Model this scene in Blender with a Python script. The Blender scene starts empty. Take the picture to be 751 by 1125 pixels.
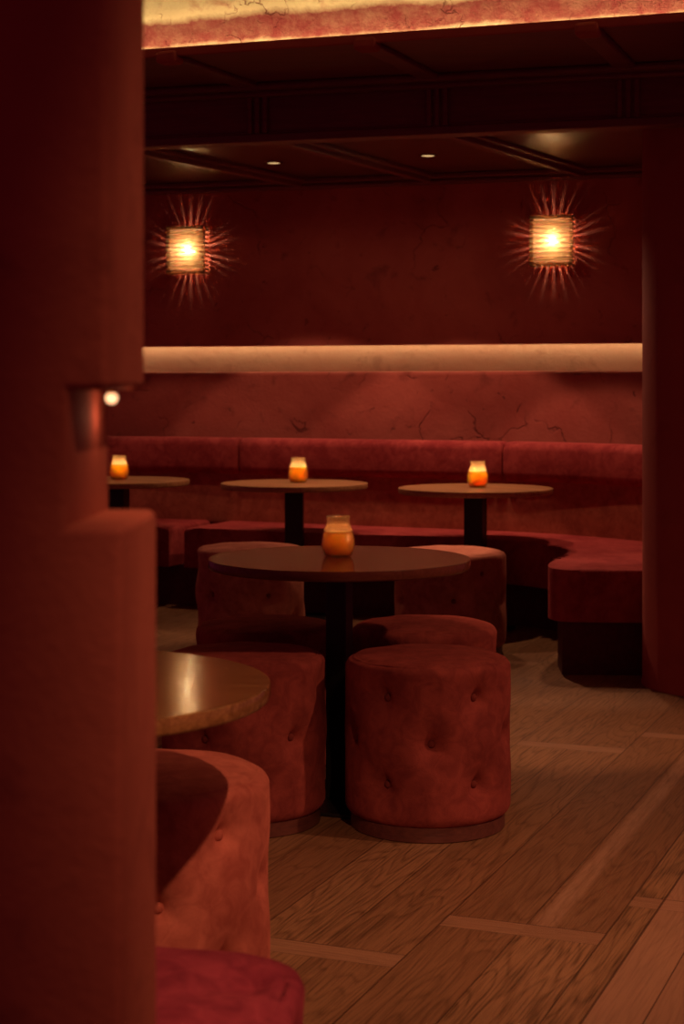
import bpy, bmesh, math, random
from mathutils import Vector, Matrix
random.seed(7)
PI = math.pi
S = bpy.context.scene
COL = S.collection
# ------------------------------------------------------------------ camera
F = 1850.0; CX = 375.5; YH = 425.5; EYE = 1.261
cam = bpy.data.cameras.new('camera'); co = bpy.data.objects.new('camera', cam); COL.objects.link(co)
co.location = (0, 0, EYE); co.rotation_euler = (PI/2, 0, 0)
cam.sensor_fit = 'VERTICAL'; cam.sensor_height = 36.0; cam.sensor_width = 24.0
cam.lens = F/1125*36.0
cam.shift_y = -(562.5-YH)/1125
cam.clip_start = 0.05
cam.dof.use_dof = True; cam.dof.focus_distance = 4.75; cam.dof.aperture_fstop = 5.6
S.camera = co
S.view_settings.view_transform = 'Standard'; S.view_settings.look = 'None'
S.view_settings.gamma = 1.0; S.view_settings.exposure = 0.0
S.view_settings.use_curve_mapping = False

def PZ(px, py, z):
    d = (EYE-z)*F/(py-YH)
    return Vector(((px-CX)*d/F, d, z))
def on_line(px, c, m):
    """point where the sight line through column px meets the plan line y = c + m x"""
    k = (px-CX)/F
    d = c/(1-m*k)
    return k*d, d

# ------------------------------------------------------------------ node helper
class NT:
    def __init__(s, name):
        s.m = bpy.data.materials.new(name); s.m.use_nodes = True
        s.t = s.m.node_tree; s.t.nodes.clear()
        s.out = s.t.nodes.new('ShaderNodeOutputMaterial')
    def n(s, typ, **kw):
        nd = s.t.nodes.new(typ)
        for k, v in kw.items():
            if k.startswith('i_'):
                key = k[2:]
                s.put(nd.inputs[int(key) if key.isdigit() else key.replace('_', ' ')], v)
            else: setattr(nd, k, v)
        return nd
    def put(s, sock, v):
        if isinstance(v, bpy.types.NodeSocket): s.t.links.new(v, sock)
        elif isinstance(v, bpy.types.Node): s.t.links.new(v.outputs[0], sock)
        else:
            if isinstance(v, (tuple, list)) and sock.type == 'RGBA' and len(v) == 3: v = (*v, 1)
            sock.default_value = v
    def mth(s, op, a, b=None, c=None):
        nd = s.t.nodes.new('ShaderNodeMath'); nd.operation = op
        s.put(nd.inputs[0], a)
        if b is not None: s.put(nd.inputs[1], b)
        if c is not None: s.put(nd.inputs[2], c)
        return nd.outputs[0]
    def mix(s, f, a, b, blend='MIX'):
        nd = s.t.nodes.new('ShaderNodeMix'); nd.data_type = 'RGBA'; nd.blend_type = blend
        s.put(nd.inputs[0], f); s.put(nd.inputs[6], a); s.put(nd.inputs[7], b)
        return nd.outputs[2]
    def ramp(s, f, stops):
        nd = s.t.nodes.new('ShaderNodeValToRGB'); s.put(nd.inputs[0], f)
        e = nd.color_ramp.elements
        while len(e) < len(stops): e.new(0.5)
        for el, (p, c) in zip(e, stops):
            el.position = p
            el.color = (c, c, c, 1) if isinstance(c, (int, float)) else (*c, 1)
        return nd.outputs[0]
    def coord(s, kind='Object', scale=(1, 1, 1), rot=(0, 0, 0), loc=(0, 0, 0)):
        tc = s.t.nodes.new('ShaderNodeTexCoord')
        mp = s.t.nodes.new('ShaderNodeMapping')
        mp.inputs['Scale'].default_value = scale; mp.inputs['Rotation'].default_value = rot; mp.inputs['Location'].default_value = loc
        s.t.links.new(tc.outputs[kind], mp.inputs[0])
        return mp.outputs[0]
    def noise(s, v, scale, detail=4, rough=0.55, dist=0.0):
        return s.n('ShaderNodeTexNoise', i_Vector=v, i_Scale=scale, i_Detail=detail, i_Roughness=rough, i_Distortion=dist).outputs[0]
    def bump(s, h, strength, dist=0.01, nrm=None):
        nd = s.n('ShaderNodeBump', i_Height=h, i_Strength=strength, i_Distance=dist)
        if nrm is not None: s.put(nd.inputs['Normal'], nrm)
        return nd.outputs[0]
    def bsdf(s, color, rough=0.5, normal=None, spec=0.5, **kw):
        b = s.n('ShaderNodeBsdfPrincipled')
        s.put(b.inputs['Base Color'], color); s.put(b.inputs['Roughness'], rough)
        b.inputs['Specular IOR Level'].default_value = spec
        if normal is not None: s.put(b.inputs['Normal'], normal)
        for k, v in kw.items(): s.put(b.inputs[k.replace('_', ' ')], v)
        return b.outputs[0]
    def done(s, sh):
        s.t.links.new(sh, s.out.inputs[0]); return s.m

def mat_plain(name, col, rough=0.5, spec=0.5, bump=0.0, scale=40, **kw):
    t = NT(name); v = t.coord('Object')
    nz = t.noise(v, scale)
    c = t.mix(t.ramp(nz, [(0.3, 0.0), (0.7, 1.0)]), tuple(x*0.8 for x in col), tuple(min(1, x*1.15) for x in col))
    nm = t.bump(nz, bump, 0.004) if bump else None
    return t.done(t.bsdf(c, rough, nm, spec, **kw))

def mat_emit(name, col, strength):
    t = NT(name)
    e = t.n('ShaderNodeEmission', i_Color=col, i_Strength=strength)
    return t.done(e.outputs[0])

def mat_glow(name, col, strength):
    """clear glowing body: the lamp inside it shines through"""
    t = NT(name)
    e = t.n('ShaderNodeEmission', i_Color=col, i_Strength=strength)
    tr = t.n('ShaderNodeBsdfTransparent')
    a = t.n('ShaderNodeAddShader'); t.put(a.inputs[0], e.outputs[0]); t.put(a.inputs[1], tr.outputs[0])
    t.m.cycles.emission_sampling = 'NONE'
    return t.done(a.outputs[0])

def mat_velvet(name, base, light, sheen=0.35):
    t = NT(name); v = t.coord('Object')
    big = t.noise(v, 6, 3, 0.6, 0.6)
    mid = t.noise(v, 22, 5, 0.65, 0.8)
    fine = t.noise(v, 420, 2, 0.6)
    f = t.mth('ADD', t.mth('MULTIPLY', big, 0.5), t.mth('MULTIPLY', mid, 0.5))
    c = t.mix(t.ramp(f, [(0.40, 0.0), (0.60, 1.0)]), tuple(x*0.85 for x in base), light)
    c = t.mix(t.mth('MULTIPLY', fine, 0.35), c, tuple(x*0.55 for x in base))
    h = t.mth('ADD', t.mth('MULTIPLY', mid, 1.0), t.mth('MULTIPLY', fine, 0.35))
    nm = t.bump(h, 0.35, 0.004)
    return t.done(t.bsdf(c, 0.9, nm, 0.15, Sheen_Weight=sheen, Sheen_Roughness=0.45, Sheen_Tint=(*light, 1)))

def mat_plaster(name, base, light, dark, crack=True, bump=0.5, sc=1.0, band=None):
    t = NT(name); v = t.coord('Object')
    big = t.noise(v, 1.6*sc, 5, 0.6, 0.5)
    mid = t.noise(v, 6.5*sc, 6, 0.6, 0.4)
    fine = t.noise(v, 55*sc, 5, 0.6)
    c = t.mix(t.ramp(big, [(0.35, 0.0), (0.68, 1.0)]), base, light)
    c = t.mix(t.ramp(mid, [(0.58, 0.0), (0.76, 0.75)]), c, dark)
    h = t.mth('ADD', t.mth('MULTIPLY', mid, 0.8), t.mth('MULTIPLY', fine, 0.3))
    if crack:
        dv = t.n('ShaderNodeVectorMath', operation='ADD')
        nz = t.n('ShaderNodeTexNoise', i_Vector=v, i_Scale=5.0*sc, i_Detail=4.0)
        sc2 = t.n('ShaderNodeVectorMath', operation='SCALE'); t.put(sc2.inputs[0], nz.outputs[1]); sc2.inputs['Scale'].default_value = 0.35
        t.put(dv.inputs[0], v); t.put(dv.inputs[1], sc2.outputs[0])
        vo = t.n('ShaderNodeTexVoronoi', feature='DISTANCE_TO_EDGE', i_Vector=dv.outputs[0], i_Scale=2.1*sc)
        line = t.ramp(vo.outputs[0], [(0.0, 1.0), (0.016, 0.0)])
        gate = t.ramp(t.noise(v, 2.6*sc, 3, 0.5), [(0.53, 0.0), (0.60, 1.0)])
        cm = t.mth('MULTIPLY', line, gate)
        # irregular spalls where the skim coat has come off
        sp = t.ramp(t.noise(v, 9.0*sc, 6, 0.68, 1.2), [(0.63, 0.0), (0.65, 1.0)])
        sg = t.ramp(t.noise(v, 2.2*sc, 2, 0.5), [(0.5, 0.0), (0.58, 1.0)])
        spall = t.mth('MULTIPLY', sp, sg)
        m = t.mth('MAXIMUM', cm, spall)
        c = t.mix(t.mth('MULTIPLY', m, 0.8), c, dark)
        h = t.mth('SUBTRACT', h, t.mth('MULTIPLY', m, 0.6))
    if band is not None:  # red band by height, painted in for the shading of a lip
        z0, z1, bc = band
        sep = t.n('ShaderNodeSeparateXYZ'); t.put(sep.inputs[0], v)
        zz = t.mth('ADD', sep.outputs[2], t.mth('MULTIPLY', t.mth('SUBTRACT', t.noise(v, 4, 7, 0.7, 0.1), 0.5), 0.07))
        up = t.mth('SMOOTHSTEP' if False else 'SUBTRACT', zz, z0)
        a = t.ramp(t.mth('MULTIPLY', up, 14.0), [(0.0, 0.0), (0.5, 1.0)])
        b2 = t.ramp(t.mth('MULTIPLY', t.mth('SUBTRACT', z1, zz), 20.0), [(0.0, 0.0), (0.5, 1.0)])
        lip_shade = t.mth('MULTIPLY', a, b2)
        lip_shade = t.mth('MULTIPLY', lip_shade, t.ramp(t.noise(v, 16, 8, 0.75, 0.2), [(0.3, 0.85), (0.6, 1.0)]))
        c = t.mix(lip_shade, c, bc)
    nm = t.bump(h, bump, 0.02)
    return t.done(t.bsdf(c, 0.85, nm, 0.2))

def mat_wood(name, base, light, rough=0.35, scale=1.0, rot=0.0, plank=None, spec=0.5, bump=0.15):
    t = NT(name)
    v = t.coord('Object', rot=(0, 0, rot))
    vs = t.n('ShaderNodeMapping', i_Vector=v); vs.inputs['Scale'].default_value = (1.2*scale, 14*scale, 14*scale)
    vv = vs.outputs[0]
    if plank:
        sep = t.n('ShaderNodeSeparateXYZ'); t.put(sep.inputs[0], v)
        idx = t.mth('FLOOR', t.mth('DIVIDE', sep.outputs[1], plank))
        wn = t.n('ShaderNodeTexWhiteNoise', noise_dimensions='1D'); t.put(wn.inputs['W'], idx)
        off = t.n('ShaderNodeCombineXYZ'); t.put(off.inputs[0], t.mth('MULTIPLY', wn.outputs[0], 17.0))
        ad = t.n('ShaderNodeVectorMath', operation='ADD'); t.put(ad.inputs[0], vv); t.put(ad.inputs[1], off.outputs[0])
        vv = ad.outputs[0]
    g1 = t.noise(vv, 2.2, 6, 0.6, 1.4)
    g2 = t.noise(vv, 11, 4, 0.6, 0.3)
    f = t.mth('ADD', t.mth('MULTIPLY', g1, 0.65), t.mth('MULTIPLY', g2, 0.35))
    c = t.mix(t.ramp(f, [(0.36, 0.0), (0.64, 1.0)]), base, light)
    if plank:
        c = t.mix(t.mth('MULTIPLY', wn.outputs[0], 0.45), c, tuple(x*0.55 for x in base))
    nm = t.bump(f, bump, 0.002)
    return t.done(t.bsdf(c, rough, nm, spec))

def mat_floor():
    t = NT('oak_plank_floor')
    tc = t.n('ShaderNodeTexCoord')
    sep = t.n('ShaderNodeSeparateXYZ'); t.put(sep.inputs[0], tc.outputs['Object'])
    a = math.radians(21.7)
    x, y = sep.outputs[0], sep.outputs[1]
    u = t.mth('ADD', t.mth('MULTIPLY', x, math.sin(a)), t.mth('MULTIPLY', y, math.cos(a)))
    v = t.mth('SUBTRACT', t.mth('MULTIPLY', x, math.cos(a)), t.mth('MULTIPLY', y, math.sin(a)))
    W = 0.38
    vp = t.mth('DIVIDE', t.mth('ADD', v, 1.25+W*20), W)
    panel = t.mth('FLOOR', vp); fv = t.mth('FRACT', vp)
    # header boards across each panel, stepped from panel to panel
    L = 2.3
    # panel 20 has its header at u=3.76, panel 19 at u=5.76
    uo = t.mth('SUBTRACT', u, t.mth('ADD', 3.75, t.mth('MULTIPLY', t.mth('SUBTRACT', 20.0, panel), 1.99)))
    ul = t.mth('DIVIDE', t.mth('ADD', uo, L*40), L)
    run = t.mth('FLOOR', ul); fu = t.mth('MULTIPLY', t.mth('FRACT', ul), L)
    head = t.mth('LESS_THAN', fu, 0.085)
    half = t.mth('FLOOR', t.mth('MULTIPLY', fv, 2.0)); fh = t.mth('FRACT', t.mth('MULTIPLY', fv, 2.0))
    pid = t.mth('ADD', t.mth('MULTIPLY', panel, 3.17), t.mth('ADD', t.mth('MULTIPLY', run, 7.31), t.mth('MULTIPLY', half, 1.53)))
    pid = t.mth('ADD', pid, t.mth('MULTIPLY', head, 91.7))
    wn = t.n('ShaderNodeTexWhiteNoise', noise_dimensions='1D'); t.put(wn.inputs['W'], pid)
    rnd = wn.outputs[0]
    # grain coordinates: along the board, across the board
    ga = t.mth('ADD', t.mth('MULTIPLY', u, t.mth('SUBTRACT', 1.0, head)), t.mth('MULTIPLY', v, head))
    gc = t.mth('ADD', t.mth('MULTIPLY', v, t.mth('SUBTRACT', 1.0, head)), t.mth('MULTIPLY', u, head))
    cb = t.n('ShaderNodeCombineXYZ'); t.put(cb.inputs[0], t.mth('ADD', t.mth('MULTIPLY', ga, 0.9), t.mth('MULTIPLY', rnd, 37.0))); t.put(cb.inputs[1], t.mth('MULTIPLY', gc, 6.0)); t.put(cb.inputs[2], t.mth('MULTIPLY', rnd, 11.0))
    gv = cb.outputs[0]
    # cathedral figure: contour rings of a stretched noise
    hill = t.noise(gv, 1.15, 2, 0.45, 0.25)
    rings = t.mth('FRACT', t.mth('MULTIPLY', hill, 17.0))
    rings = t.ramp(rings, [(0.0, 0.15), (0.25, 1.0), (0.8, 0.75), (1.0, 0.1)])
    cb2 = t.n('ShaderNodeCombineXYZ'); t.put(cb2.inputs[0], t.mth('MULTIPLY', ga, 6.0)); t.put(cb2.inputs[1], t.mth('MULTIPLY', gc, 190.0)); t.put(cb2.inputs[2], rnd)
    pore = t.ramp(t.noise(cb2.outputs[0], 1.0, 3, 0.6), [(0.3, 0.0), (0.56, 1.0)])
    blot = t.noise(gv, 1.4, 4, 0.6, 0.4)
    f = t.mth('ADD', t.mth('MULTIPLY', rings, 0.30), t.mth('ADD', t.mth('MULTIPLY', pore, 0.38), t.mth('MULTIPLY', blot, 0.34)))
    c = t.mix(t.ramp(f, [(0.28, 0.0), (0.85, 1.0)]), (0.09, 0.046, 0.021), (0.37, 0.21, 0.105))
    c = t.mix(t.ramp(rnd, [(0.0, 0.0), (1.0, 0.65)]), c, (0.17, 0.078, 0.038), 'MIX')
    c = t.mix(t.mth('MULTIPLY', head, 0.55), c, (0.38, 0.215, 0.13))
    # the pale run of boards at the right, and a worn pale streak along one board
    pale = t.mth('MULTIPLY', t.mth('GREATER_THAN', v, -0.795), t.mth('LESS_THAN', v, -0.45))
    c = t.mix(t.mth('MULTIPLY', pale, 0.6), c, (0.42, 0.235, 0.15))
    wear = t.mth('MULTIPLY', t.ramp(t.mth('ABSOLUTE', t.mth('ADD', v, 1.02)), [(0.018, 1.0), (0.034, 0.0)]), t.mth('SUBTRACT', 1.0, head))
    wear = t.mth('MULTIPLY', wear, t.ramp(t.noise(gv, 7, 4, 0.7), [(0.35, 0.35), (0.6, 1.0)]))
    wear = t.mth('MULTIPLY', wear, t.mth('GREATER_THAN', u, 3.83))
    c = t.mix(t.mth('MULTIPLY', wear, 0.6), c, (0.50, 0.30, 0.19))
    # seams
    e1 = t.mth('MINIMUM', fh, t.mth('SUBTRACT', 1.0, fh))
    s1 = t.mth('MULTIPLY', t.mth('LESS_THAN', e1, 0.009), t.mth('SUBTRACT', 1.0, head))
    e2 = t.mth('MINIMUM', fv, t.mth('SUBTRACT', 1.0, fv)); s2 = t.mth('LESS_THAN', e2, 0.0055)
    s3 = t.mth('LESS_THAN', t.mth('ABSOLUTE', t.mth('SUBTRACT', fu, 0.085)), 0.0018)
    s4 = t.mth('LESS_THAN', fu, 0.0018)
    s5 = t.mth('LESS_THAN', t.mth('ABSOLUTE', t.mth('ADD', v, 0.795)), 0.003)
    seam = t.mth('MAXIMUM', t.mth('MAXIMUM', s1, s2), t.mth('MAXIMUM', s3, t.mth('MAXIMUM', s4, s5)))
    c = t.mix(t.mth('MULTIPLY', seam, 0.75), c, (0.05, 0.02, 0.012))
    h = t.mth('SUBTRACT', f, t.mth('MULTIPLY', seam, 1.2))
    nm = t.bump(h, 0.3, 0.003)
    return t.done(t.bsdf(c, t.ramp(f, [(0.3, 0.48), (0.8, 0.36)]), nm, 0.4))

def mat_glass(name, tint, frost=0.25, rough=0.08, bumpscale=None, bumpstr=0.4):
    t = NT(name)
    nm = None
    if bumpscale:
        v = t.coord('Object')
        vo = t.n('ShaderNodeTexVoronoi', feature='DISTANCE_TO_EDGE', i_Vector=v, i_Scale=bumpscale)
        nm = t.bump(vo.outputs[0], bumpstr, 0.004)
    tr = t.n('ShaderNodeBsdfTransparent', i_Color=tint)
    gl = t.n('ShaderNodeBsdfGlossy', i_Roughness=rough); gl.inputs[0].default_value = (1, .9, .8, 1)
    tl = t.n('ShaderNodeBsdfTranslucent', i_Color=tint)
    if nm is not None: t.put(gl.inputs['Normal'], nm); t.put(tl.inputs['Normal'], nm)
    fr = t.n('ShaderNodeLayerWeight', i_Blend=0.25)
    if nm is not None: t.put(fr.inputs['Normal'], nm)
    m1 = t.n('ShaderNodeMixShader', i_0=frost); t.put(m1.inputs[1], tr.outputs[0]); t.put(m1.inputs[2], tl.outputs[0])
    m2 = t.n('ShaderNodeMixShader'); t.put(m2.inputs[0], t.mth('MULTIPLY', fr.outputs[1], 0.6)); t.put(m2.inputs[1], m1.outputs[0]); t.put(m2.inputs[2], gl.outputs[0])
    return t.done(m2.outputs[0])

# ------------------------------------------------------------------ materials
M_floor = mat_floor()
M_wall = mat_plaster('terracotta_plaster', (0.37, 0.078, 0.066), (0.50, 0.135, 0.108), (0.16, 0.035, 0.035))
M_near = mat_plaster('smooth_terracotta_plaster', (0.29, 0.073, 0.050), (0.36, 0.102, 0.064), (0.15, 0.030, 0.027), crack=False, bump=0.25, sc=1.6)
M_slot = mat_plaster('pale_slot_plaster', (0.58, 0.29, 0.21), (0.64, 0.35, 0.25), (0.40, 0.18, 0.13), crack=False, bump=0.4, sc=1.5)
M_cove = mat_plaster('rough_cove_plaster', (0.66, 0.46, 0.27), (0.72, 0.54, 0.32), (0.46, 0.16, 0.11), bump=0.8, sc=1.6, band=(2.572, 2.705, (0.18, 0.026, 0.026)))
M_col = mat_plaster('column_plaster', (0.36, 0.075, 0.065), (0.40, 0.09, 0.07), (0.30, 0.055, 0.05), crack=False, bump=0.15, sc=0.8)
M_ceil = mat_wood('dark_lacquered_ceiling', (0.075, 0.022, 0.018), (0.14, 0.044, 0.03), 0.30, 0.7, spec=0.9, bump=0.06)
M_trim = mat_wood('dark_stained_trim', (0.15, 0.042, 0.050), (0.22, 0.064, 0.066), 0.42, 0.8, spec=0.4, bump=0.1)
M_velvet = mat_velvet('rust_velvet', (0.22, 0.040, 0.036), (0.33, 0.070, 0.056))
M_velvet2 = mat_velvet('crimson_velvet', (0.19, 0.020, 0.040), (0.33, 0.050, 0.075))
M_velvet3 = mat_velvet('rose_velvet', (0.42, 0.105, 0.075), (0.58, 0.18, 0.125))
M_velvet4 = mat_velvet('dusky_rose_velvet', (0.32, 0.10, 0.07), (0.45, 0.17, 0.115))
M_bench = mat_velvet('wine_velvet', (0.30, 0.034, 0.042), (0.42, 0.072, 0.072))
M_benchback = mat_velvet('brick_velvet', (0.38, 0.098, 0.066), (0.50, 0.155, 0.10))
M_button = mat_velvet('button_velvet', (0.17, 0.030, 0.027), (0.23, 0.045, 0.036))
M_plinth = mat_wood('dark_plinth_wood', (0.085, 0.026, 0.022), (0.15, 0.05, 0.036), 0.4, 1.0)
M_benchplinth = mat_plain('dark_plinth_board', (0.085, 0.016, 0.018), 0.6, 0.3)
M_oak = mat_wood('oak_tabletop', (0.27, 0.12, 0.052), (0.46, 0.25, 0.115), 0.42, 1.3, rot=0.9, plank=0.10, spec=0.3)
M_walnut = mat_wood('red_brown_tabletop', (0.105, 0.030, 0.018), (0.15, 0.047, 0.027), 0.2, 1.0, rot=0.2, spec=0.25)
M_amber = mat_wood('varnished_planked_tabletop', (0.15, 0.062, 0.022), (0.33, 0.165, 0.062), 0.125, 1.1, rot=0.03, plank=0.10, bump=0.03, spec=0.45)
M_black = mat_plain('black_powder_coat', (0.014, 0.010, 0.011), 0.45, 0.4)
M_wax = None
t = NT('candle_wax'); v = t.coord('Object'); nz = t.noise(v, 60, 4)
M_wax = t.done(t.bsdf(t.mix(nz, (0.86, 0.64, 0.42), (0.94, 0.76, 0.54)), 0.55, t.bump(nz, 0.4, 0.003), 0.4,
                      Subsurface_Weight=1.0, Subsurface_Radius=(0.045, 0.032, 0.018), Subsurface_Scale=0.9))
M_jar = mat_glass('crackle_glass', (0.97, 0.80, 0.58), 0.22, 0.06, 95, 1.0)
M_flame = mat_glow('candle_flame', (1.0, 0.66, 0.28), 12)
M_flame_low = mat_glow('low_candle_flame', (1.0, 0.5, 0.2), 5)
M_shade = mat_glass('ribbed_glass', (0.66, 0.53, 0.38), 0.6, 0.12)
M_shade_edge = mat_glass('ribbed_glass_edge', (0.62, 0.34, 0.20), 0.97, 0.55)
M_bulb = mat_glow('sconce_bulb', (1.0, 0.80, 0.48), 70)
M_brass = mat_plain('aged_brass', (0.32, 0.16, 0.07), 0.35, 0.5, Metallic=1.0)
M_led = mat_emit('warm_light_strip', (1.0, 0.84, 0.42), 8.5)
M_led_cove = mat_emit('warm_cove_strip', (1.0, 0.82, 0.42), 19)
M_lens = mat_emit('downlight_lens', (1.0, 0.62, 0.26), 0.9)
M_globe = mat_emit('small_globe', (1.0, 0.50, 0.24), 2.4)

# ------------------------------------------------------------------ mesh helpers
def link(name, bm, mat, parent=None, smooth=False, loc=None, rz=None, autosmooth=None):
    me = bpy.data.meshes.new(name)
    bmesh.ops.recalc_face_normals(bm, faces=bm.faces[:])
    bm.to_mesh(me); bm.free()
    if smooth:
        for p in me.polygons: p.use_smooth = True
    if autosmooth:
        me.set_sharp_from_angle(angle=math.radians(autosmooth))
    o = bpy.data.objects.new(name, me); COL.objects.link(o)
    me.materials.append(mat)
    if parent is not None: o.parent = parent
    if loc is not None: o.location = loc
    if rz is not None: o.rotation_euler = (0, 0, rz)
    return o
def empty(name, loc=(0, 0, 0), rz=0.0):
    o = bpy.data.objects.new(name, None); COL.objects.link(o)
    o.empty_display_size = 0.1
    o.location = loc; o.rotation_euler = (0, 0, rz); return o
def tag(o, label, cat, group=None):
    o['label'] = label; o['category'] = cat
    if group: o['group'] = group
    return o
def struct(o, label=None, cat=None):
    o['kind'] = 'structure'
    if label: o['label'] = label
    if cat: o['category'] = cat
    return o
def box(bm, x0, x1, y0, y1, z0, z1, bev=0.0, seg=2, mtx=None):
    vs = [bm.verts.new((x, y, z)) for z in (z0, z1) for y in (y0, y1) for x in (x0, x1)]
    f = [(0, 2, 3, 1), (4, 5, 7, 6), (0, 1, 5, 4), (2, 6, 7, 3), (0, 4, 6, 2), (1, 3, 7, 5)]
    fs = [bm.faces.new([vs[i] for i in q]) for q in f]
    if mtx is not None:
        for vtx in vs: vtx.co = mtx @ vtx.co
    if bev > 0:
        es = list({e for q in fs for e in q.edges})
        bmesh.ops.bevel(bm, geom=es, offset=bev, segments=seg, affect='EDGES', profile=0.5)
def lathe(bm, prof, n=48, cap=True, c=(0, 0, 0)):
    rings = []
    for r, z in prof:
        if r < 1e-6: rings.append([bm.verts.new((c[0], c[1], c[2]+z))])
        else: rings.append([bm.verts.new((c[0]+r*math.cos(2*PI*i/n), c[1]+r*math.sin(2*PI*i/n), c[2]+z)) for i in range(n)])
    for a, b in zip(rings, rings[1:]):
        for i in range(n):
            j = (i+1) % n
            if len(a) == 1 and len(b) == 1: continue
            if len(a) == 1: bm.faces.new((a[0], b[i], b[j]))
            elif len(b) == 1: bm.faces.new((a[i], a[j], b[0]))
            else: bm.faces.new((a[i], a[j], b[j], b[i]))
    if cap:
        for q in (rings[0], rings[-1]):
            if len(q) > 2: bm.faces.new(q)
def sweep(bm, pts, prof, closed_ends=True):
    """sweep a closed profile (offset to the back of travel, z) along plan points"""
    rings = []
    n = len(pts)
    for i in range(n):
        a = Vector(pts[max(0, i-1)]); b = Vector(pts[min(n-1, i+1)])
        d = (b-a).normalized(); nrm = Vector((-d.y, d.x))   # to the left of travel (away from camera when travelling right)
        p = Vector(pts[i])
        rings.append([bm.verts.new((p.x+nrm.x*o, p.y+nrm.y*o, z)) for o, z in prof])
    m = len(prof)
    for A, B in zip(rings, rings[1:]):
        for k in range(m):
            l = (k+1) % m
            bm.faces.new((A[k], A[l], B[l], B[k]))
    if closed_ends:
        bm.faces.new(rings[0]); bm.faces.new(list(reversed(rings[-1])))
def catmull(pts, per=12):
    P = [Vector(p) for p in pts]; P = [2*P[0]-P[1]]+P+[2*P[-1]-P[-2]]
    out = []
    for i in range(1, len(P)-2):
        for k in range(per):
            u = k/per
            out.append(0.5*((2*P[i])+(-P[i-1]+P[i+1])*u+(2*P[i-1]-5*P[i]+4*P[i+1]-P[i+2])*u*u+(-P[i-1]+3*P[i]-3*P[i+1]+P[i+2])*u**3))
    out.append(P[-2]); return out
def rrect(w0, w1, z0, z1, r, n=5):
    """rounded rectangle as (offset, z)"""
    out = []
    for cx, cz, a0 in ((w1-r, z1-r, 0), (w0+r, z1-r, 90), (w0+r, z0+r, 180), (w1-r, z0+r, 270)):
        for k in range(n+1):
            a = math.radians(a0+90*k/n)
            out.append((cx+r*math.cos(a), cz+r*math.sin(a)))
    return out
def prism(bm, outline, z0, z1, bev=0.0, seg=4, top_only=True):
    bot = [bm.verts.new((x, y, z0)) for x, y in outline]
    top = [bm.verts.new((x, y, z1)) for x, y in outline]
    n = len(outline)
    bm.faces.new(list(reversed(bot))); ft = bm.faces.new(top)
    for i in range(n):
        j = (i+1) % n
        bm.faces.new((bot[i], bot[j], top[j], top[i]))
    if bev > 0:
        bmesh.ops.bevel(bm, geom=list(ft.edges), offset=bev, segments=seg, affect='EDGES', profile=0.5)

def dup(root, loc, rz, label, group=None):
    r = root.copy(); COL.objects.link(r); r.location = loc; r.rotation_euler = (0, 0, rz)
    r['label'] = label
    if group: r['group'] = group
    for ch in list(root.children):
        c = ch.copy(); COL.objects.link(c); c.parent = r
        for g in list(ch.children):
            d = g.copy(); COL.objects.link(d); d.parent = c
    return r
def remat(root, name, mat):
    """give the copied parts of one kind their own mesh with another material"""
    for c in root.children:
        if c.name.split('.')[0] == name:
            c.data = c.data.copy(); c.data.materials.clear(); c.data.materials.append(mat)

# ------------------------------------------------------------------ the room shell
bm = bmesh.new(); box(bm, -3.6, 4.2, -1.5, 11.6, -0.1, 0.0)
struct(link('floor', bm, M_floor), 'wide oak plank floor with pale cross boards', 'floor')

# back wall: upper panel hanging in front of a lit slot, lower panel with its ledge
WM = -0.306; WC = 10.15; WA = math.atan(WM)
wl = lambda X: WC+WM*X
def wallbox(bm, y0, y1, z0, z1, bev=0.0):
    box(bm, -3.4, 3.2, y0, y1, z0, z1, bev)
bm = bmesh.new()
wallbox(bm, 0.0, 0.07, 1.513, 2.62, 0.006)
wallbox(bm, 0.0, 0.15, 0.0, 1.356, 0.02)
wallbox(bm, 0.16, 0.30, 0.0, 2.62)
wallbox(bm, 0.05, 0.16, 2.50, 2.62)
wb = link('wall_back', bm, M_wall, loc=(0, WC, 0), rz=WA); struct(wb, 'cracked terracotta plaster back wall with a lit slot', 'wall')
bm = bmesh.new(); wallbox(bm, 0.145, 0.165, 1.30, 1.60)
struct(link('trim_7', bm, M_slot, loc=(0, WC, 0), rz=WA), 'pale plaster back of the lit wall slot', 'trim')
bm = bmesh.new(); box(bm, -3.3, 3.1, 0.082, 0.100, 1.532, 1.542)
led = link('light_strip', bm, M_led, loc=(0, WC, 0), rz=WA)
tag(led, 'warm light strip glowing in the long slot across the back wall', 'light strip', None)

# foreground wall on the left with a slot cut into its end
bm = bmesh.new()
xl, xm, xu = [(p-CX)*1.72/F for p in (172.5, 120, 159)]
out = [(-1.6, 0.0), (xl, 0.0), (xl, 1.137), (xm, 1.137), (xm, 1.2585), (xu, 1.2585), (xu, 3.2), (-1.6, 3.2)]
va = [bm.verts.new((x-(0.0066 if x > -1 else 0), 1.50, z)) for x, z in out]
vb = [bm.verts.new((x, 1.72, z)) for x, z in out]
bm.faces.new(va); bm.faces.new(list(reversed(vb)))
for k in range(8):
    l = (k+1) % 8; bm.faces.new((va[k], vb[k], vb[l], va[l]))
bmesh.ops.recalc_face_normals(bm, faces=bm.faces[:])
bmesh.ops.bevel(bm, geom=[e for e in bm.edges if min(v.co.x for v in e.verts) > -1 and e.calc_face_angle_signed() > 0.1], offset=0.009, segments=4, affect='EDGES', profile=0.5)
wlft = link('wall_left', bm, M_near, autosmooth=40, smooth=True); struct(wlft, 'blurred terracotta plaster wall end filling the left foreground, notched by a slot', 'wall')
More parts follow.
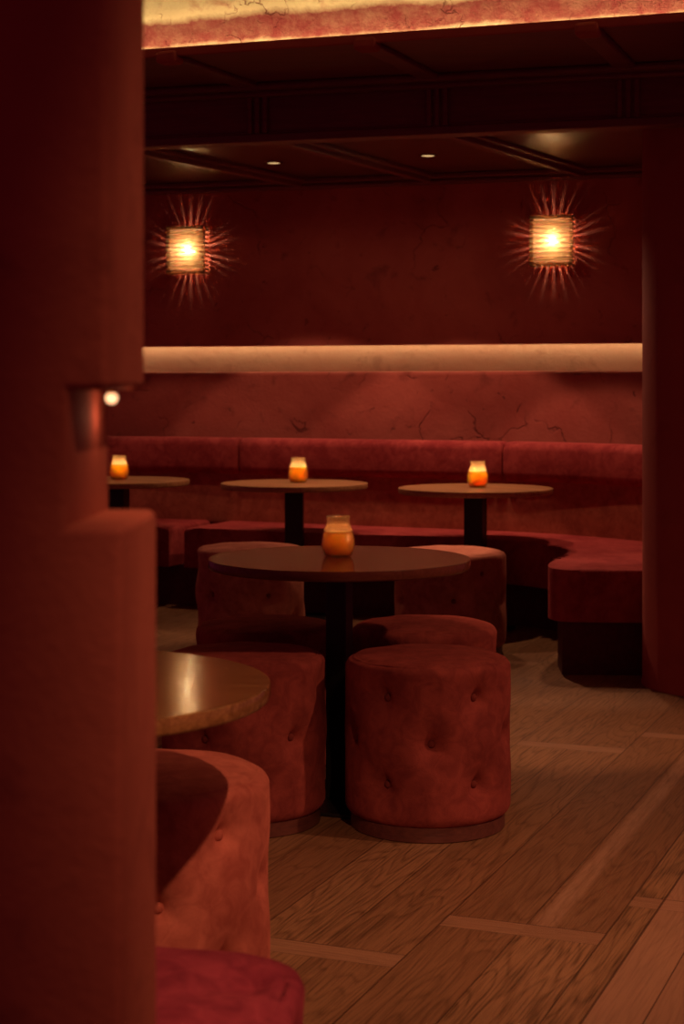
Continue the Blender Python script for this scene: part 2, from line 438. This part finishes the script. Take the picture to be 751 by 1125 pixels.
# little globe lamp under the head of the slot
gl = empty('globe_lamp', ((122.5-CX)*1.64/F, 1.64, 1.2585))
tag(gl, 'tiny glowing globe lamp in the slot of the foreground wall', 'lamp')
bm = bmesh.new(); lathe(bm, [(0, -0.0135), (0.003, -0.0128), (0.0053, -0.0102), (0.0058, -0.008), (0.0053, -0.0058), (0.003, -0.0032), (0, -0.0025)], 20)
link('globe', bm, M_globe, gl, smooth=True)
bm = bmesh.new(); lathe(bm, [(0.005, 0.0), (0.005, -0.0025), (0.003, -0.0042)], 20); link('socket', bm, M_brass, gl)

# column at the right
bm = bmesh.new(); lathe(bm, [(0.372, 0.0), (0.372, 0.012), (0.368, 0.02), (0.368, 2.52)], 96, c=(0, 0, 0))
struct(link('column', bm, M_col, smooth=True, autosmooth=40, loc=((802-CX)*7.14/F, 7.14, 0)), 'broad round red plaster column at the right edge', 'column')

# panelled beam
BM_ = -0.2847; BC = 7.029; BA = math.atan(BM_)
bm = bmesh.new()
zb, zt = 2.30, 2.60
box(bm, -2.4, 3.6, 0.012, 0.10, zb, zt)                       # panel ground
box(bm, -2.4, 3.6, -0.004, 0.014, zb, zb+0.034, 0.004)        # bottom rail
box(bm, -2.4, 3.6, 0.004, 0.016, zb+0.034, zb+0.044, 0.003)
box(bm, -2.4, 3.6, -0.004, 0.014, zt-0.085, zt, 0.004)
box(bm, -2.4, 3.6, 0.003, 0.016, zt-0.097, zt-0.085, 0.003)
pit = 0.778; s0 = -0.371
for k in range(-2, 5):
    c = s0+k*pit
    box(bm, c-0.046, c+0.046, 0.004, 0.014, zb+0.03, zt-0.08)
    for j in (-0.034, 0.0, 0.034):
        box(bm, c+j-0.010, c+j+0.010, -0.010, 0.008, zb+0.036, zt-0.088, 0.005)
bmo = link('ceiling_beam', bm, M_trim, loc=(0, BC, 0), rz=BA); struct(bmo, 'dark panelled wood beam with fluted strips under the ceiling', 'beam')

# soffit, fascia and ribs between the beam and the plaster cove
LM = -0.33; LC = 6.2325; LA = math.atan(LM); zs = 2.535
bm = bmesh.new()
pts = [(-2.6, LC-LM*2.6+0.0), (3.0, LC+LM*3.0), (3.0, BC+BM_*3.0+0.08), (-2.6, BC-BM_*2.6+0.08)]
prism(bm, pts, zs, zs+0.02)
sof = link('trim_1', bm, M_trim); struct(sof, 'dark wood soffit under the lit cove', 'trim')
bm = bmesh.new(); box(bm, -2.6, 3.1, -0.012, 0.010, zs-0.006, zs+0.026, 0.003)
struct(link('trim_2', bm, M_col, loc=(0, LC, 0), rz=LA), 'thin red fascia along the lit cove', 'trim')
bm = bmesh.new(); box(bm, -2.4, 3.6, -0.10, 0.0, zs-0.03, zs, 0.012); box(bm, -2.4, 3.6, -0.05, 0.0, zs-0.05, zs-0.028, 0.008)
struct(link('trim_3', bm, M_trim, loc=(0, BC, 0), rz=BA), 'dark moulding along the top of the beam', 'trim')
def bar_between(bm, a, b, w, h, ztop, bev=0.004):
    a = Vector(a); b = Vector(b); d = b-a; L = d.length; ang = math.atan2(d.y, d.x)
    M = Matrix.Translation((a.x, a.y, 0)) @ Matrix.Rotation(ang, 4, 'Z')
    box(bm, 0, L, -w/2, w/2, ztop-h, ztop, bev, 2, M)
bm = bmesh.new()
for px, px2 in ((-25, 95), (185, 283), (402, 478.5), (645, 690), (880, 900)):
    x, y = on_line(px, LC, LM); x2, y2 = on_line(px2, BC, BM_)
    d = Vector((x2-x, y2-y)).normalized()
    bar_between(bm, (x-d.x*0.016, y-d.y*0.016), (x2, y2), 0.085, 0.026, zs+0.004, 0.01)
struct(link('trim_4', bm, M_trim), 'dark ribs across the soffit', 'trim')

bm = bmesh.new()  # corbel ends in a brighter red that stands for light on them
for px, px2 in ((-25, 95), (185, 283), (402, 478.5), (645, 690), (880, 900)):
    x, y = on_line(px, LC, LM); x2, y2 = on_line(px2, BC, BM_)
    d = Vector((x2-x, y2-y)).normalized()
    bar_between(bm, (x-d.x*0.03, y-d.y*0.03), (x+d.x*0.05, y+d.y*0.05), 0.085, 0.046, zs+0.012, 0.013)
struct(link('trim_8', bm, M_col), 'small rounded corbels under the fascia, coloured red as if lit', 'trim')

# lit plaster cove that curves up into the ceiling of the front room
prof = [(0.12, 2.54), (0.135, 2.58), (0.130, 2.64), (0.105, 2.69), (0.06, 2.74), (-0.03, 2.83), (-0.16, 2.93), (-0.36, 3.03), (-0.65, 3.12), (-1.1, 3.18), (-1.8, 3.2), (-6.6, 3.2)]
prof = catmull(prof, 6)
prof = [(p.x, p.y) for p in prof]
outer = [(-6.6, 3.3), (-1.0, 3.3), (0.25, 2.95), (0.25, 2.54)]
bm = bmesh.new()
n = len(prof)
xs = [-2.6+5.6*i/60 for i in range(61)]
dirv = Vector((math.cos(LA), math.sin(LA))); nv = Vector((-math.sin(LA), math.cos(LA)))
full = prof+outer
rings = []
for s in xs:
    rings.append([bm.verts.new((0+dirv.x*s+nv.x*o, LC+dirv.y*s+nv.y*o, z)) for o, z in full])
for A, B in zip(rings, rings[1:]):
    for k in range(len(full)):
        l = (k+1) % len(full)
        bm.faces.new((A[k], A[l], B[l], B[k]))
bm.faces.new(rings[0]); bm.faces.new(list(reversed(rings[-1])))
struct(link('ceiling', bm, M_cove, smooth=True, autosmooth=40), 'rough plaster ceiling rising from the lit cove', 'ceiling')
bm = bmesh.new(); box(bm, -2.5, 3.0, 0.075, 0.10, zs+0.021, zs+0.033)
cl = link('light_strip', bm, M_led_cove, loc=(0, LC, 0), rz=LA)
tag(cl, 'warm light strip behind the fascia washing the rough plaster above', 'light strip')

# low lacquered ceiling over the banquette
zc = 2.52
bm = bmesh.new()
pts = [(-3.0, BC-BM_*3.0*1+0.09), (3.4, BC+BM_*3.4+0.09), (3.2, wl(3.2)+0.02), (-3.2, wl(-3.2)+0.02)]
prism(bm, pts, zc, zc+0.03)
struct(link('ceiling', bm, M_ceil), 'low dark lacquered wood ceiling over the banquette', 'ceiling')
bm = bmesh.new()
for (a, b) in (((160, 172), (290, 198)), ((345, 168), (455, 197)), ((495, 152), (612, 187))):
    p = PZ(a[0], a[1], 2.47); q = PZ(b[0], b[1], 2.47)
    d = Vector((q.x-p.x, q.y-p.y)).normalized()
    A = Vector((p.x, p.y)); 
    # run from just behind the beam to the wall
    def hit(c, m):
        k = (c+m*A.x-A.y)/(d.y-m*d.x); return A+d*k
    s = hit(BC+0.13, BM_); e = hit(WC-0.05, WM)
    bar_between(bm, s, e, 0.05, 0.05, zc, 0.006)
    nrm = Vector((-d.y, d.x))*0.038
    bar_between(bm, s+nrm, e+nrm, 0.034, 0.022, zc, 0.005)
    bar_between(bm, s-nrm, e-nrm, 0.034, 0.022, zc, 0.005)
struct(link('trim_5', bm, M_trim), 'moulded dark ribs on the low ceiling', 'trim')
bm = bmesh.new(); box(bm, -3.3, 3.1, -0.09, 0.0, zc-0.03, zc+0.0, 0.008); box(bm, -3.3, 3.1, -0.05, 0.0, zc-0.06, zc-0.03, 0.012)
struct(link('trim_6', bm, M_trim, loc=(0, WC, 0), rz=WA), 'dark cornice where the back wall meets the ceiling', 'trim')

# ------------------------------------------------------------------ downlights in the low ceiling, with added fill spots
def lamp_obj(name, kind, loc, energy, color, radius=0.03, spot=None, blend=0.6, aim=None, parent=None):
    l = bpy.data.lights.new(name, kind); l.energy = energy; l.color = color
    l.shadow_soft_size = radius
    if kind == 'SPOT': l.spot_size = math.radians(spot); l.spot_blend = blend
    o = bpy.data.objects.new(name, l); COL.objects.link(o); o.location = loc
    if aim is not None:
        d = Vector(aim)-Vector(loc); o.rotation_euler = d.to_track_quat('-Z', 'Y').to_euler()
    if parent is not None: o.parent = parent
    return o
WARM = (1.0, 0.43, 0.24)
def make_downlight():
    r = empty('downlight')
    bm = bmesh.new(); lathe(bm, [(0.036, 0.0), (0.052, 0.0), (0.052, -0.004), (0.046, -0.007), (0.036, -0.005), (0.036, 0.0)], 40, cap=False)
    link('trim_ring', bm, M_brass, r, smooth=True)
    bm = bmesh.new(); lathe(bm, [(0.036, -0.001), (0.036, -0.003), (0, -0.0036)], 40); link('lens', bm, M_lens, r)
    return r
dl = make_downlight()
a = PZ(470, 170.5, zc); b = PZ(300.5, 178.5, zc)
dl.location = a; tag(dl, 'small recessed ceiling downlight above the right back table', 'downlight', 'downlights in the low ceiling')
dup(dl, b, 0, 'small recessed ceiling downlight above the left back table, the dimmer one')
WARM2 = (1.0, 0.50, 0.28)
for p, e, sp, bl in ((a, 54, 83, 0.15), (b, 36, 83, 0.15), (Vector((1.22, 8.68, zc)), 50, 83, 0.15), (Vector((-1.3, 9.5, zc)), 18, 83, 0.15),  # spots away from both fixtures are added, to light seat and lower wall
                     (a, 3.5, 160, 0.5), (b, 2, 160, 0.5)):
    lamp_obj('downlight_and_fill', 'SPOT', (p.x, p.y, p.z-0.012), e, WARM2, 0.03, sp, bl, (p.x, p.y, 0))

lamp_obj('downlight_and_fill', 'SPOT', (a.x, a.y, a.z-0.012), 80, WARM2, 0.03, 46, 0.6, (1.42, 7.25, 0.9))  # extra beam added at this fixture to light the column edge
lamp_obj('downlight_and_fill', 'SPOT', (0.50, 7.95, zc-0.012), 150, (1.0, 0.56, 0.32), 0.03, 15, 0.35, (0.490, 7.985, 0))  # added spot without a fixture, brightens the right back ottoman top
lamp_obj('downlight_and_fill', 'SPOT', (-0.42, 8.14, zc-0.012), 65, (1.0, 0.50, 0.28), 0.03, 17, 0.35, (-0.44, 8.18, 0))  # added unseen spot for the top of the left back ottoman

# ------------------------------------------------------------------ wall sconces
def make_sconce():
    r = empty('wall_sconce')
    W, H = 0.25, 0.296
    bm = bmesh.new(); box(bm, -0.06, 0.06, -0.010, 0.0, -0.09, 0.09, 0.003); link('backplate', bm, M_brass, r)
    # front: a stack of half-round glass rods
    bm = bmesh.new(); n = 11; ph = H/n
    for k in range(n):
        zc_ = -H/2+ph*(k+0.5); m = 10
        L = []; 
        for sx in (-W/2, W/2):
            L.append([bm.verts.new((sx, -0.078-0.020*math.sin(PI*i/m), zc_-ph*0.5*math.cos(PI*i/m)*0.88)) for i in range(m+1)])
        for i in range(m): bm.faces.new((L[0][i], L[0][i+1], L[1][i+1], L[1][i]))
        bm.faces.new((L[0][0], L[1][0], L[1][m], L[0][m]))
        bm.faces.new(L[0]); bm.faces.new(list(reversed(L[1])))
    link('ribbed_front', bm, M_shade, r, smooth=True, autosmooth=50)
    bm = bmesh.new()
    for k in range(n+1):                                # fins on the two sides
        z = -H/2+ph*k; z = max(-H/2+0.006, min(H/2-0.006, z))
        for sx in (-1, 1): box(bm, sx*(W/2)-0.008*(1+sx)*1.0, sx*(W/2)+0.008*(1-sx), -0.077, -0.004, z-0.0062, z+0.0062)
    for k in range(8):                                 # fins along top and bottom
        x = -W/2+W*(k+0.5)/8
        for sz in (-1, 1): box(bm, x-0.0095, x+0.0095, -0.077, -0.004, sz*H/2-0.008*(1+sz), sz*H/2+0.008*(1-sz))
    link('side_ribs', bm, M_shade_edge, r)
    bm = bmesh.new()                                    # added frosted band, shortens the light streaks on the wall
    for sx in (-1, 1): box(bm, sx*(W/2-0.020)-0.002, sx*(W/2-0.020)+0.002, -0.077, -0.027, -H/2+0.018, H/2-0.018)
    for sz in (-1, 1): box(bm, -W/2+0.018, W/2-0.018, -0.077, -0.027, sz*(H/2-0.020)-0.002, sz*(H/2-0.020)+0.002)
    link('streak_band', bm, M_shade_edge, r)
    for sx in (-0.045, 0.045):
        bm = bmesh.new(); box(bm, sx-0.004, sx+0.004, -0.045, -0.010, -0.004, 0.004, 0.001)
        link('bulb_holder', bm, M_brass, r)
    bm = bmesh.new()
    bmesh.ops.create_uvsphere(bm, u_segments=20, v_segments=12, radius=0.0095)
    for vtx in bm.verts: vtx.co = Vector((vtx.co.x*1.9, vtx.co.y-0.045, vtx.co.z))
    link('bulb', bm, M_bulb, r, smooth=True)
    return r
sc = make_sconce()
x, y = on_line(608, WC, WM); sc.location = (x, y, 2.107); sc.rotation_euler = (0, 0, WA)
tag(sc, 'ribbed glass wall sconce glowing on the back wall, the right one near the column', 'wall lamp', 'sconces on the back wall')
x, y = on_line(209.5, WC, WM)
dup(sc, (x, y, 2.107), WA, 'ribbed glass wall sconce glowing on the back wall, the left one beside the foreground wall')

# ------------------------------------------------------------------ banquette
seat_front = [(-2.6, 10.05), (-1.7, 9.86), (-0.91, 9.59), (-0.1, 9.20), (0.5, 9.02), (0.84, 8.80), (1.02, 8.60), (1.12, 8.38), (1.125, 8.18), (1.06, 7.97), (0.97, 7.75), (0.925, 7.56), (0.925, 7.44), (0.965, 7.375), (1.04, 7.352)]
SF = [(p.x, p.y) for p in catmull(seat_front, 10)]
# soft pleats where the cover is pulled round the inner curve
sf2 = []
for i, (x, y) in enumerate(SF):
    if y < 8.62 and y > 7.8 and x > 0.9:
        a_ = 0.0035*math.sin(i*2.1); x += a_; y += a_*0.6
    sf2.append((x, y))
SF = sf2
right_front = [(1.4, 7.33), (1.9, 7.31)]
back_pts = [(-2.7, 10.62), (-1.9, 10.42), (-0.91, 10.14), (0.0, 9.72), (0.62, 9.44), (1.02, 9.22), (1.30, 8.98), (1.52, 8.70), (1.70, 8.42), (1.84, 8.12), (1.93, 7.80)]
BK = catmull(back_pts, 10)
BKt = [(p.x, p.y) for p in BK]
def offset_curve(C, d):
    out = []
    for i in range(len(C)):
        a = Vector(C[max(0, i-1)]); b = Vector(C[min(len(C)-1, i+1)]); q = (b-a).normalized()
        out.append((C[i][0]-q.y*d, C[i][1]+q.x*d))
    return out
bq = empty('banquette', (0, 9.2, 0)); bqi = Vector((0, -9.2, 0))
tag(bq, 'curved wine-red velvet banquette running along the back wall', 'banquette')
def bq_link(name, bm, mat, **kw):
    return link(name, bm, mat, bq, loc=(0, -9.2, 0), **kw)
BO = offset_curve(BKt, 0.16)
# split of the seat cushions
def split_outline(f, b):
    return list(f)+list(reversed(b))
ix = min(range(len(SF)), key=lambda i: abs(SF[i][0]+0.89))
bx = min(range(len(BO)), key=lambda i: abs(BO[i][0]+0.70))
def seat(outline):
    bm = bmesh.new(); prism(bm, outline, 0.235, 0.462, 0.03, 5)
    bq_link('seat_cushion', bm, M_bench, smooth=True, autosmooth=35)
seat(split_outline(SF[:ix], BO[:bx]))
seat(split_outline([(SF[ix][0]+0.012, SF[ix][1])]+SF[ix+1:]+right_front, [(BO[bx][0]+0.012, BO[bx][1])]+BO[bx+1:]))
# plinth, set back under the seat
PL = offset_curve(SF, 0.05)
PLr = offset_curve(SF, 0.05)
pl_out = [p for i, p in enumerate(offset_curve(SF, 0.14)) if i < len(SF)-16]
pl_out += [(0.975, 7.62), (0.965, 7.385), (1.4, 7.365), (1.9, 7.35)]
bm = bmesh.new(); prism(bm, split_outline(pl_out, BO), 0.0, 0.236); bq_link('plinth', bm, M_benchplinth)
# lower back panel, recessed under the bolster
bm = bmesh.new(); sweep(bm, BKt, rrect(0.048, 0.24, 0.44, 0.80, 0.02)); bq_link('back_panel', bm, M_benchback, smooth=True, autosmooth=40)
bm = bmesh.new(); sweep(bm, BKt, [(0.16, 0.0), (0.27, 0.0), (0.27, 0.93), (0.16, 0.93)]); bq_link('back_frame', bm, M_benchplinth)
# bolster cushions
def nearest_px(px): return min(range(len(BKt)), key=lambda i: abs(CX+F*BKt[i][0]/BKt[i][1]-px))
cuts = [0, nearest_px(-60), nearest_px(256), nearest_px(551), nearest_px(770), len(BKt)-1]
for a0, b0 in zip(cuts, cuts[1:]):
    if b0-a0 < 3: continue
    seg = [Vector(p) for p in BKt[a0:b0+1]]
    # resample and round the ends
    L = [0.0]
    for p, q in zip(seg, seg[1:]): L.append(L[-1]+(q-p).length)
    def at(s):
        for k in range(len(L)-1):
            if L[k+1] >= s: return seg[k].lerp(seg[k+1], (s-L[k])/(L[k+1]-L[k]))
        return seg[-1]
    tot = L[-1]; ss = [0.004, 0.006, 0.012, 0.022, 0.036]+[0.036+(tot-0.072)*i/40 for i in range(1, 40)]+[tot-0.036, tot-0.022, tot-0.012, tot-0.006, tot-0.004]
    bm = bmesh.new(); rings = []
    for s in ss:
        p = at(s); q0 = at(max(0, s-0.01)); q1 = at(min(tot, s+0.01)); d = (q1-q0).normalized(); nrm = Vector((-d.y, d.x))
        e = min(s, tot-s); sh = 0.0 if e >= 0.036 else 0.026*(1-math.sqrt(max(0, 1-((0.036-e)/0.034)**2)))
        rings.append([bm.verts.new((p.x+nrm.x*o, p.y+nrm.y*o, z)) for o, z in rrect(0.0+sh, 0.17-sh, 0.742+sh, 0.960-sh, 0.05)])
    for A, B in zip(rings, rings[1:]):
        m = len(A)
        for k in range(m): bm.faces.new((A[k], A[(k+1) % m], B[(k+1) % m], B[k]))
    bm.faces.new(rings[0]); bm.faces.new(list(reversed(rings[-1])))
    bq_link('backrest_cushion', bm, M_bench, smooth=True, autosmooth=60)

# ------------------------------------------------------------------ tufted ottomans
def make_ottoman(R, H=0.495, pl=0.045, square=False):
    r = empty('ottoman')
    NA, NZ = 150, 64
    z0, z1 = pl-0.004, H-0.012
    rowz = [0.152, 0.272, 0.394]
    btn = []
    for k in range(5):
        for row, off in ((0, 36), (1, 0), (2, 36)):
            btn.append((math.radians(-90+off+72*k), rowz[row]))
    def rad(th, z):
        u = (z-z0)/(z1-z0)
        rr = R*(0.972+0.028*math.sin(PI*min(1, max(0, u)))**0.6)
        eb, et = 0.030, 0.024
        if z < z0+eb: q = (z0+eb-z)/eb; rr -= 0.024*(1-math.sqrt(max(0, 1-q*q)))
        if z > z1-et: q = (z-(z1-et))/et; rr -= 0.020*(1-math.sqrt(max(0, 1-q*q)))
        # small puckers just under the top seam
        if u > 0.80: rr += 0.0011*math.sin(th*46+2*math.sin(th*5))*(u-0.80)/0.2*(1 if u < 0.97 else 0.3)
        for bt, bz in btn:
            dt = (th-bt+PI) % (2*PI)-PI; dx = dt*R; dz = z-bz
            d2 = dx*dx+dz*dz
            if d2 < 0.02:
                rr -= 0.019*math.exp(-d2/(2*0.017**2))+0.021*math.exp(-d2/(2*0.046**2))
                # pulled folds: one upwards, two to the sides and down
                if dz > 0: rr -= 0.007*math.exp(-(dx/0.010)**2-(dz/0.055)**2)
                for sg in (-1, 1):
                    al = dx*sg*0.86-dz*0.5; ac = dx*sg*0.5+dz*0.86
                    if al > 0: rr -= 0.004*math.exp(-(ac/0.010)**2-(al/0.06)**2)
        return rr
    def fac(th):
        if not square: return 1.0
        return (abs(math.cos(th))**4.2+abs(math.sin(th))**4.2)**(-1/4.2)
    def topdip(x, y):
        if not square: return 0.0
        h = 0.0
        for bx_, by_ in ((0.155, 0.075), (-0.155, 0.075), (0.155, -0.085), (-0.155, -0.085), (0.0, 0.0)):
            dx, dy = x-bx_, y-by_
            h += 0.016*math.exp(-(dx*dx+dy*dy)/(2*0.026**2))
            h += 0.007*math.exp(-((dx*0.8-dy*0.6)/0.012)**2-((dx*0.6+dy*0.8)/0.06)**2)
        return h
    bm = bmesh.new(); rings = []
    zs_ = [z0+(z1-z0)*i/NZ for i in range(NZ+1)]
    zs_ = sorted(set(zs_+[z0+0.003, z0+0.0075, z0+0.013, z1-0.002, z1-0.005, z1-0.009]))
    for z in zs_:
        rings.append([bm.verts.new((fac(2*PI*i/NA)*rad(2*PI*i/NA, z)*math.cos(2*PI*i/NA), fac(2*PI*i/NA)*rad(2*PI*i/NA, z)*math.sin(2*PI*i/NA), z)) for i in range(NA)])
    # stitched seam (a shallow groove) then the gently domed top
    rt = R*0.972-0.020
    tops = [(0.992, 0.0022), (0.975, 0.0006), (0.955, 0.004), (0.88, 0.0075), (0.7, 0.0115), (0.5, 0.0145), (0.25, 0.017)]
    if square: tops = tops[:3]+[(0.92-0.03*k, 0.004+0.013*math.sqrt(1-(0.92-0.03*k)**2)) for k in range(30)]
    for q, dz in tops:
        ring = []
        for i in range(NA):
            th = 2*PI*i/NA; xx = fac(th)*rt*q*math.cos(th); yy = fac(th)*rt*q*math.sin(th)
            ring.append(bm.verts.new((xx, yy, z1+dz+0.0012*q*math.sin(7*th+q*9)-topdip(xx, yy))))
        rings.append(ring)
    for A, B in zip(rings, rings[1:]):
        for i in range(NA):
            j = (i+1) % NA; bm.faces.new((A[i], A[j], B[j], B[i]))
    ct = bm.verts.new((0, 0, z1+0.018-topdip(0, 0)))
    for i in range(NA): bm.faces.new((rings[-1][i], rings[-1][(i+1) % NA], ct))
    bm.faces.new(rings[0])
    link('cushion', bm, M_velvet, r, smooth=True)
    bmb = None; me = None
    for bt, bz in btn:
        rr = rad(bt, bz)
        if me is None:
            bm = bmesh.new(); lathe(bm, [(0, -0.003), (0.0095, -0.002), (0.0112, 0.001), (0.0098, 0.0045), (0.006, 0.0068), (0, 0.0076)], 20)
            o = link('button', bm, M_button, r, smooth=True); me = o.data
        else:
            o = bpy.data.objects.new('button', me); COL.objects.link(o); o.parent = r
        d = Vector((math.cos(bt), math.sin(bt), 0))
        o.location = d*(rr*fac(bt)+0.0005)+Vector((0, 0, bz)); o.rotation_euler = d.to_track_quat('Z', 'Y').to_euler()
    bm = bmesh.new(); lathe(bm, [(R*0.90, 0.0), (R*0.915, 0.003), (R*0.915, pl-0.004), (R*0.90, pl)], 72)
    for vtx in bm.verts:
        f_ = fac(math.atan2(vtx.co.y, vtx.co.x)); vtx.co.x *= f_; vtx.co.y *= f_
    link('plinth', bm, M_plinth, r, smooth=True, autosmooth=30)
    return r
OG = 'buttoned velvet ottomans'
def otm(px, D): return ((px-CX)*D/F, D, 0)
o1 = make_ottoman(0.243)
o1.location = otm(469.5, 4.87)
tag(o1, 'rust velvet buttoned ottoman in full view right of the front table post', 'ottoman', OG)
R_ = math.radians
dup(o1, otm(268, 4.91), R_(43), 'rust velvet buttoned ottoman left of the front table post, behind the varnished table')
dup(o1, otm(293, 5.52), R_(20), 'rust velvet ottoman behind the table post on the left, only its top edge showing')
dup(o1, otm(467, 5.52), R_(55), 'rust velvet ottoman peeking out right behind the fully visible front ottoman')
q = dup(o1, otm(166, 3.40), R_(10), 'rose velvet ottoman with a table shadow across it, beside the foreground wall')
remat(q, 'cushion', M_velvet3); remat(q, 'button', M_velvet3)
q = make_ottoman(0.238, square=True); q.location = (-0.292, 2.125, 0); q.rotation_euler = (0, 0, -R_(9))
tag(q, 'squarish crimson velvet ottoman with a tufted top, cut off by the bottom edge', 'ottoman', OG)
remat(q, 'cushion', M_velvet2); remat(q, 'button', M_velvet2)
o2 = make_ottoman(0.268)
o2.location = otm(494.5, 8.0)
tag(o2, 'wide ottoman with a pale lit top in front of the right back table', 'ottoman', OG)
remat(o2, 'cushion', M_velvet4)
o2b = dup(o2, otm(275, 8.19), R_(25), 'wide ottoman in shade in front of the left back table')

# ------------------------------------------------------------------ pedestal tables
def make_table(top_mat, post, base_r, R=0.40, H=0.741, th=0.029, rot=0.0):
    r = empty('pedestal_table')
    bm = bmesh.new(); lathe(bm, [(0, H-th), (R-0.012, H-th), (R-0.004, H-th), (R-0.001, H-th+0.003), (R, H-th+0.006), (R, H-0.004), (R-0.0012, H-0.001), (R-0.004, H), (R-0.0046, H), (R-0.012, H), (R*0.5, H), (0, H)], 128)
    link('tabletop', bm, top_mat, r, smooth=True, autosmooth=30)
    h = post/2
    bm = bmesh.new(); box(bm, -h, h, -h, h, 0.012, H-th-0.006, 0.004); link('post', bm, M_black, r, rz=rot)
    bm = bmesh.new(); box(bm, -h*1.9, h*1.9, -h*1.9, h*1.9, H-th-0.008, H-th, 0.002); link('mounting_plate', bm, M_black, r, rz=rot)
    bm = bmesh.new(); box(bm, -base_r, base_r, -base_r, base_r, 0.0, 0.012, 0.003); link('base_plate', bm, M_black, r, rz=rot)
    return r
TG = 'round pedestal tables'
RA = -R_(20)
tc_ = make_table(M_walnut, 0.066, 0.20, rot=RA); tc_.location = (-0.008, 5.14, 0)
tag(tc_, 'round red-brown pedestal table in the middle with ottomans around it', 'table', TG)
tb = make_table(M_oak, 0.098, 0.17, R=0.40, rot=RA); tb.location = ((522-CX)*8.72/F, 8.72, 0)
tag(tb, 'round oak pedestal table by the banquette, the right back one', 'table', TG)
dup(tb, ((323.2-CX)*9.16/F, 9.16, 0), 0.3, 'round oak pedestal table by the banquette, the middle back one')
dup(tb, ((130-CX)*9.48/F, 9.48, 0), 0.1, 'round oak pedestal table by the banquette, half hidden at the far left')
tn = make_table(M_amber, 0.066, 0.20, rot=RA); tn.location = ((47-CX)*2.96/F, 2.96, 0)
tag(tn, 'varnished planked table top jutting out from behind the foreground wall', 'table', TG)

# ------------------------------------------------------------------ candle jars
def make_jar(flame):
    r = empty('candle_jar')
    po = [(0.0, 0.0), (0.036, 0.0), (0.041, 0.004), (0.0475, 0.018), (0.0515, 0.038), (0.0515, 0.054), (0.047, 0.074), (0.040, 0.092), (0.0355, 0.103), (0.0345, 0.112), (0.037, 0.119), (0.0375, 0.124), (0.036, 0.126)]
    pi = [(0.034, 0.124), (0.0325, 0.112), (0.033, 0.103), (0.0375, 0.090), (0.0445, 0.072), (0.049, 0.053), (0.049, 0.038), (0.045, 0.019), (0.038, 0.006), (0.0, 0.005)]
    bm = bmesh.new(); lathe(bm, po+pi, 56, cap=False); link('glass', bm, M_jar, r, smooth=True)
    bm = bmesh.new(); lathe(bm, [(0, 0.006), (0.037, 0.007), (0.0445, 0.020), (0.0483, 0.038), (0.0483, 0.053), (0.0455, 0.066), (0.0425, 0.075), (0.039, 0.077), (0.035, 0.074), (0.033, 0.060), (0.031, 0.036), (0.012, 0.032), (0, 0.032)], 48)
    link('wax', bm, M_wax, r, smooth=True)
    bm = bmesh.new(); lathe(bm, [(0.0012, 0.031), (0.0012, 0.044), (0, 0.045)], 10); link('wick', bm, M_black, r)
    bm = bmesh.new(); lathe(bm, [(0, 0.043), (0.0035, 0.047), (0.0048, 0.052), (0.0038, 0.059), (0.0016, 0.066), (0, 0.070)], 16); link('flame', bm, flame, r, smooth=True)
    return r
JG = 'candles in glass jars'
j1 = make_jar(M_flame_low); j1.location = (-0.012, 5.17, 0.741)
tag(j1, 'candle in a crackle glass jar on the middle red-brown table, burning low', 'candle', JG)
def jarpos(px, D): return ((px-CX)*D/F, D, 0.741)
j2 = make_jar(M_flame); j2.location = jarpos(524.5, 8.76)
tag(j2, 'bright candle in a glass jar on the right back oak table', 'candle', JG)
j2.scale = (1.08, 1.08, 1.08)
dup(j2, jarpos(327.5, 9.2), 1.0, 'bright candle in a glass jar on the middle back oak table')
dup(j2, jarpos(131.0, 9.5), 2.0, 'candle in a glass jar on the far left table beside the foreground wall')

# ------------------------------------------------------------------ the light of the bulbs and flames themselves
bpy.context.view_layer.update()
for o in list(bpy.data.objects):
    if o.type != 'MESH' or o.parent is None: continue
    k = o.name.split('.')[0]
    if k == 'bulb':
        lamp_obj('bulb_light', 'POINT', o.matrix_world @ Vector((0, -0.045, 0)), 2.6, (1.0, 0.76, 0.44), 0.008)
    elif k == 'flame':
        low = o.data.materials[0].name.startswith('low')
        lamp_obj('candle_light', 'POINT', o.matrix_world @ Vector((0, 0, 0.056)), 0.032 if low else 0.36, (1.0, 0.55, 0.25) if low else (1.0, 0.68, 0.34), 0.004)
# ------------------------------------------------------------------ light of the front room
lamp_obj('globe_light', 'POINT', ((126-CX)*1.64/F, 1.64, 1.232), 0.03, (1.0, 0.42, 0.22), 0.006)
lamp_obj('unseen_spot', 'SPOT', (0.80, 0.42, 3.1), 320, (1.0, 0.44, 0.23), 0.035, 45, 0.7, (0.30, 2.9, 0.0))
lamp_obj('unseen_spot', 'SPOT', (2.9, 3.6, 3.1), 185, (1.0, 0.44, 0.23), 0.04, 56, 0.6, (0.25, 5.0, 0.2))
lamp_obj('unseen_spot', 'SPOT', (0.5, 4.6, 3.1), 150, (1.0, 0.46, 0.24), 0.04, 25, 0.6, (0.80, 6.2, 0.0))  # added spot out of view, lights the floor before the column

w = bpy.data.worlds.new('dim_red_room'); S.world = w; w.use_nodes = True
bg = w.node_tree.nodes['Background']; bg.inputs[0].default_value = (1.0, 0.09, 0.24, 1); bg.inputs[1].default_value = 0.092
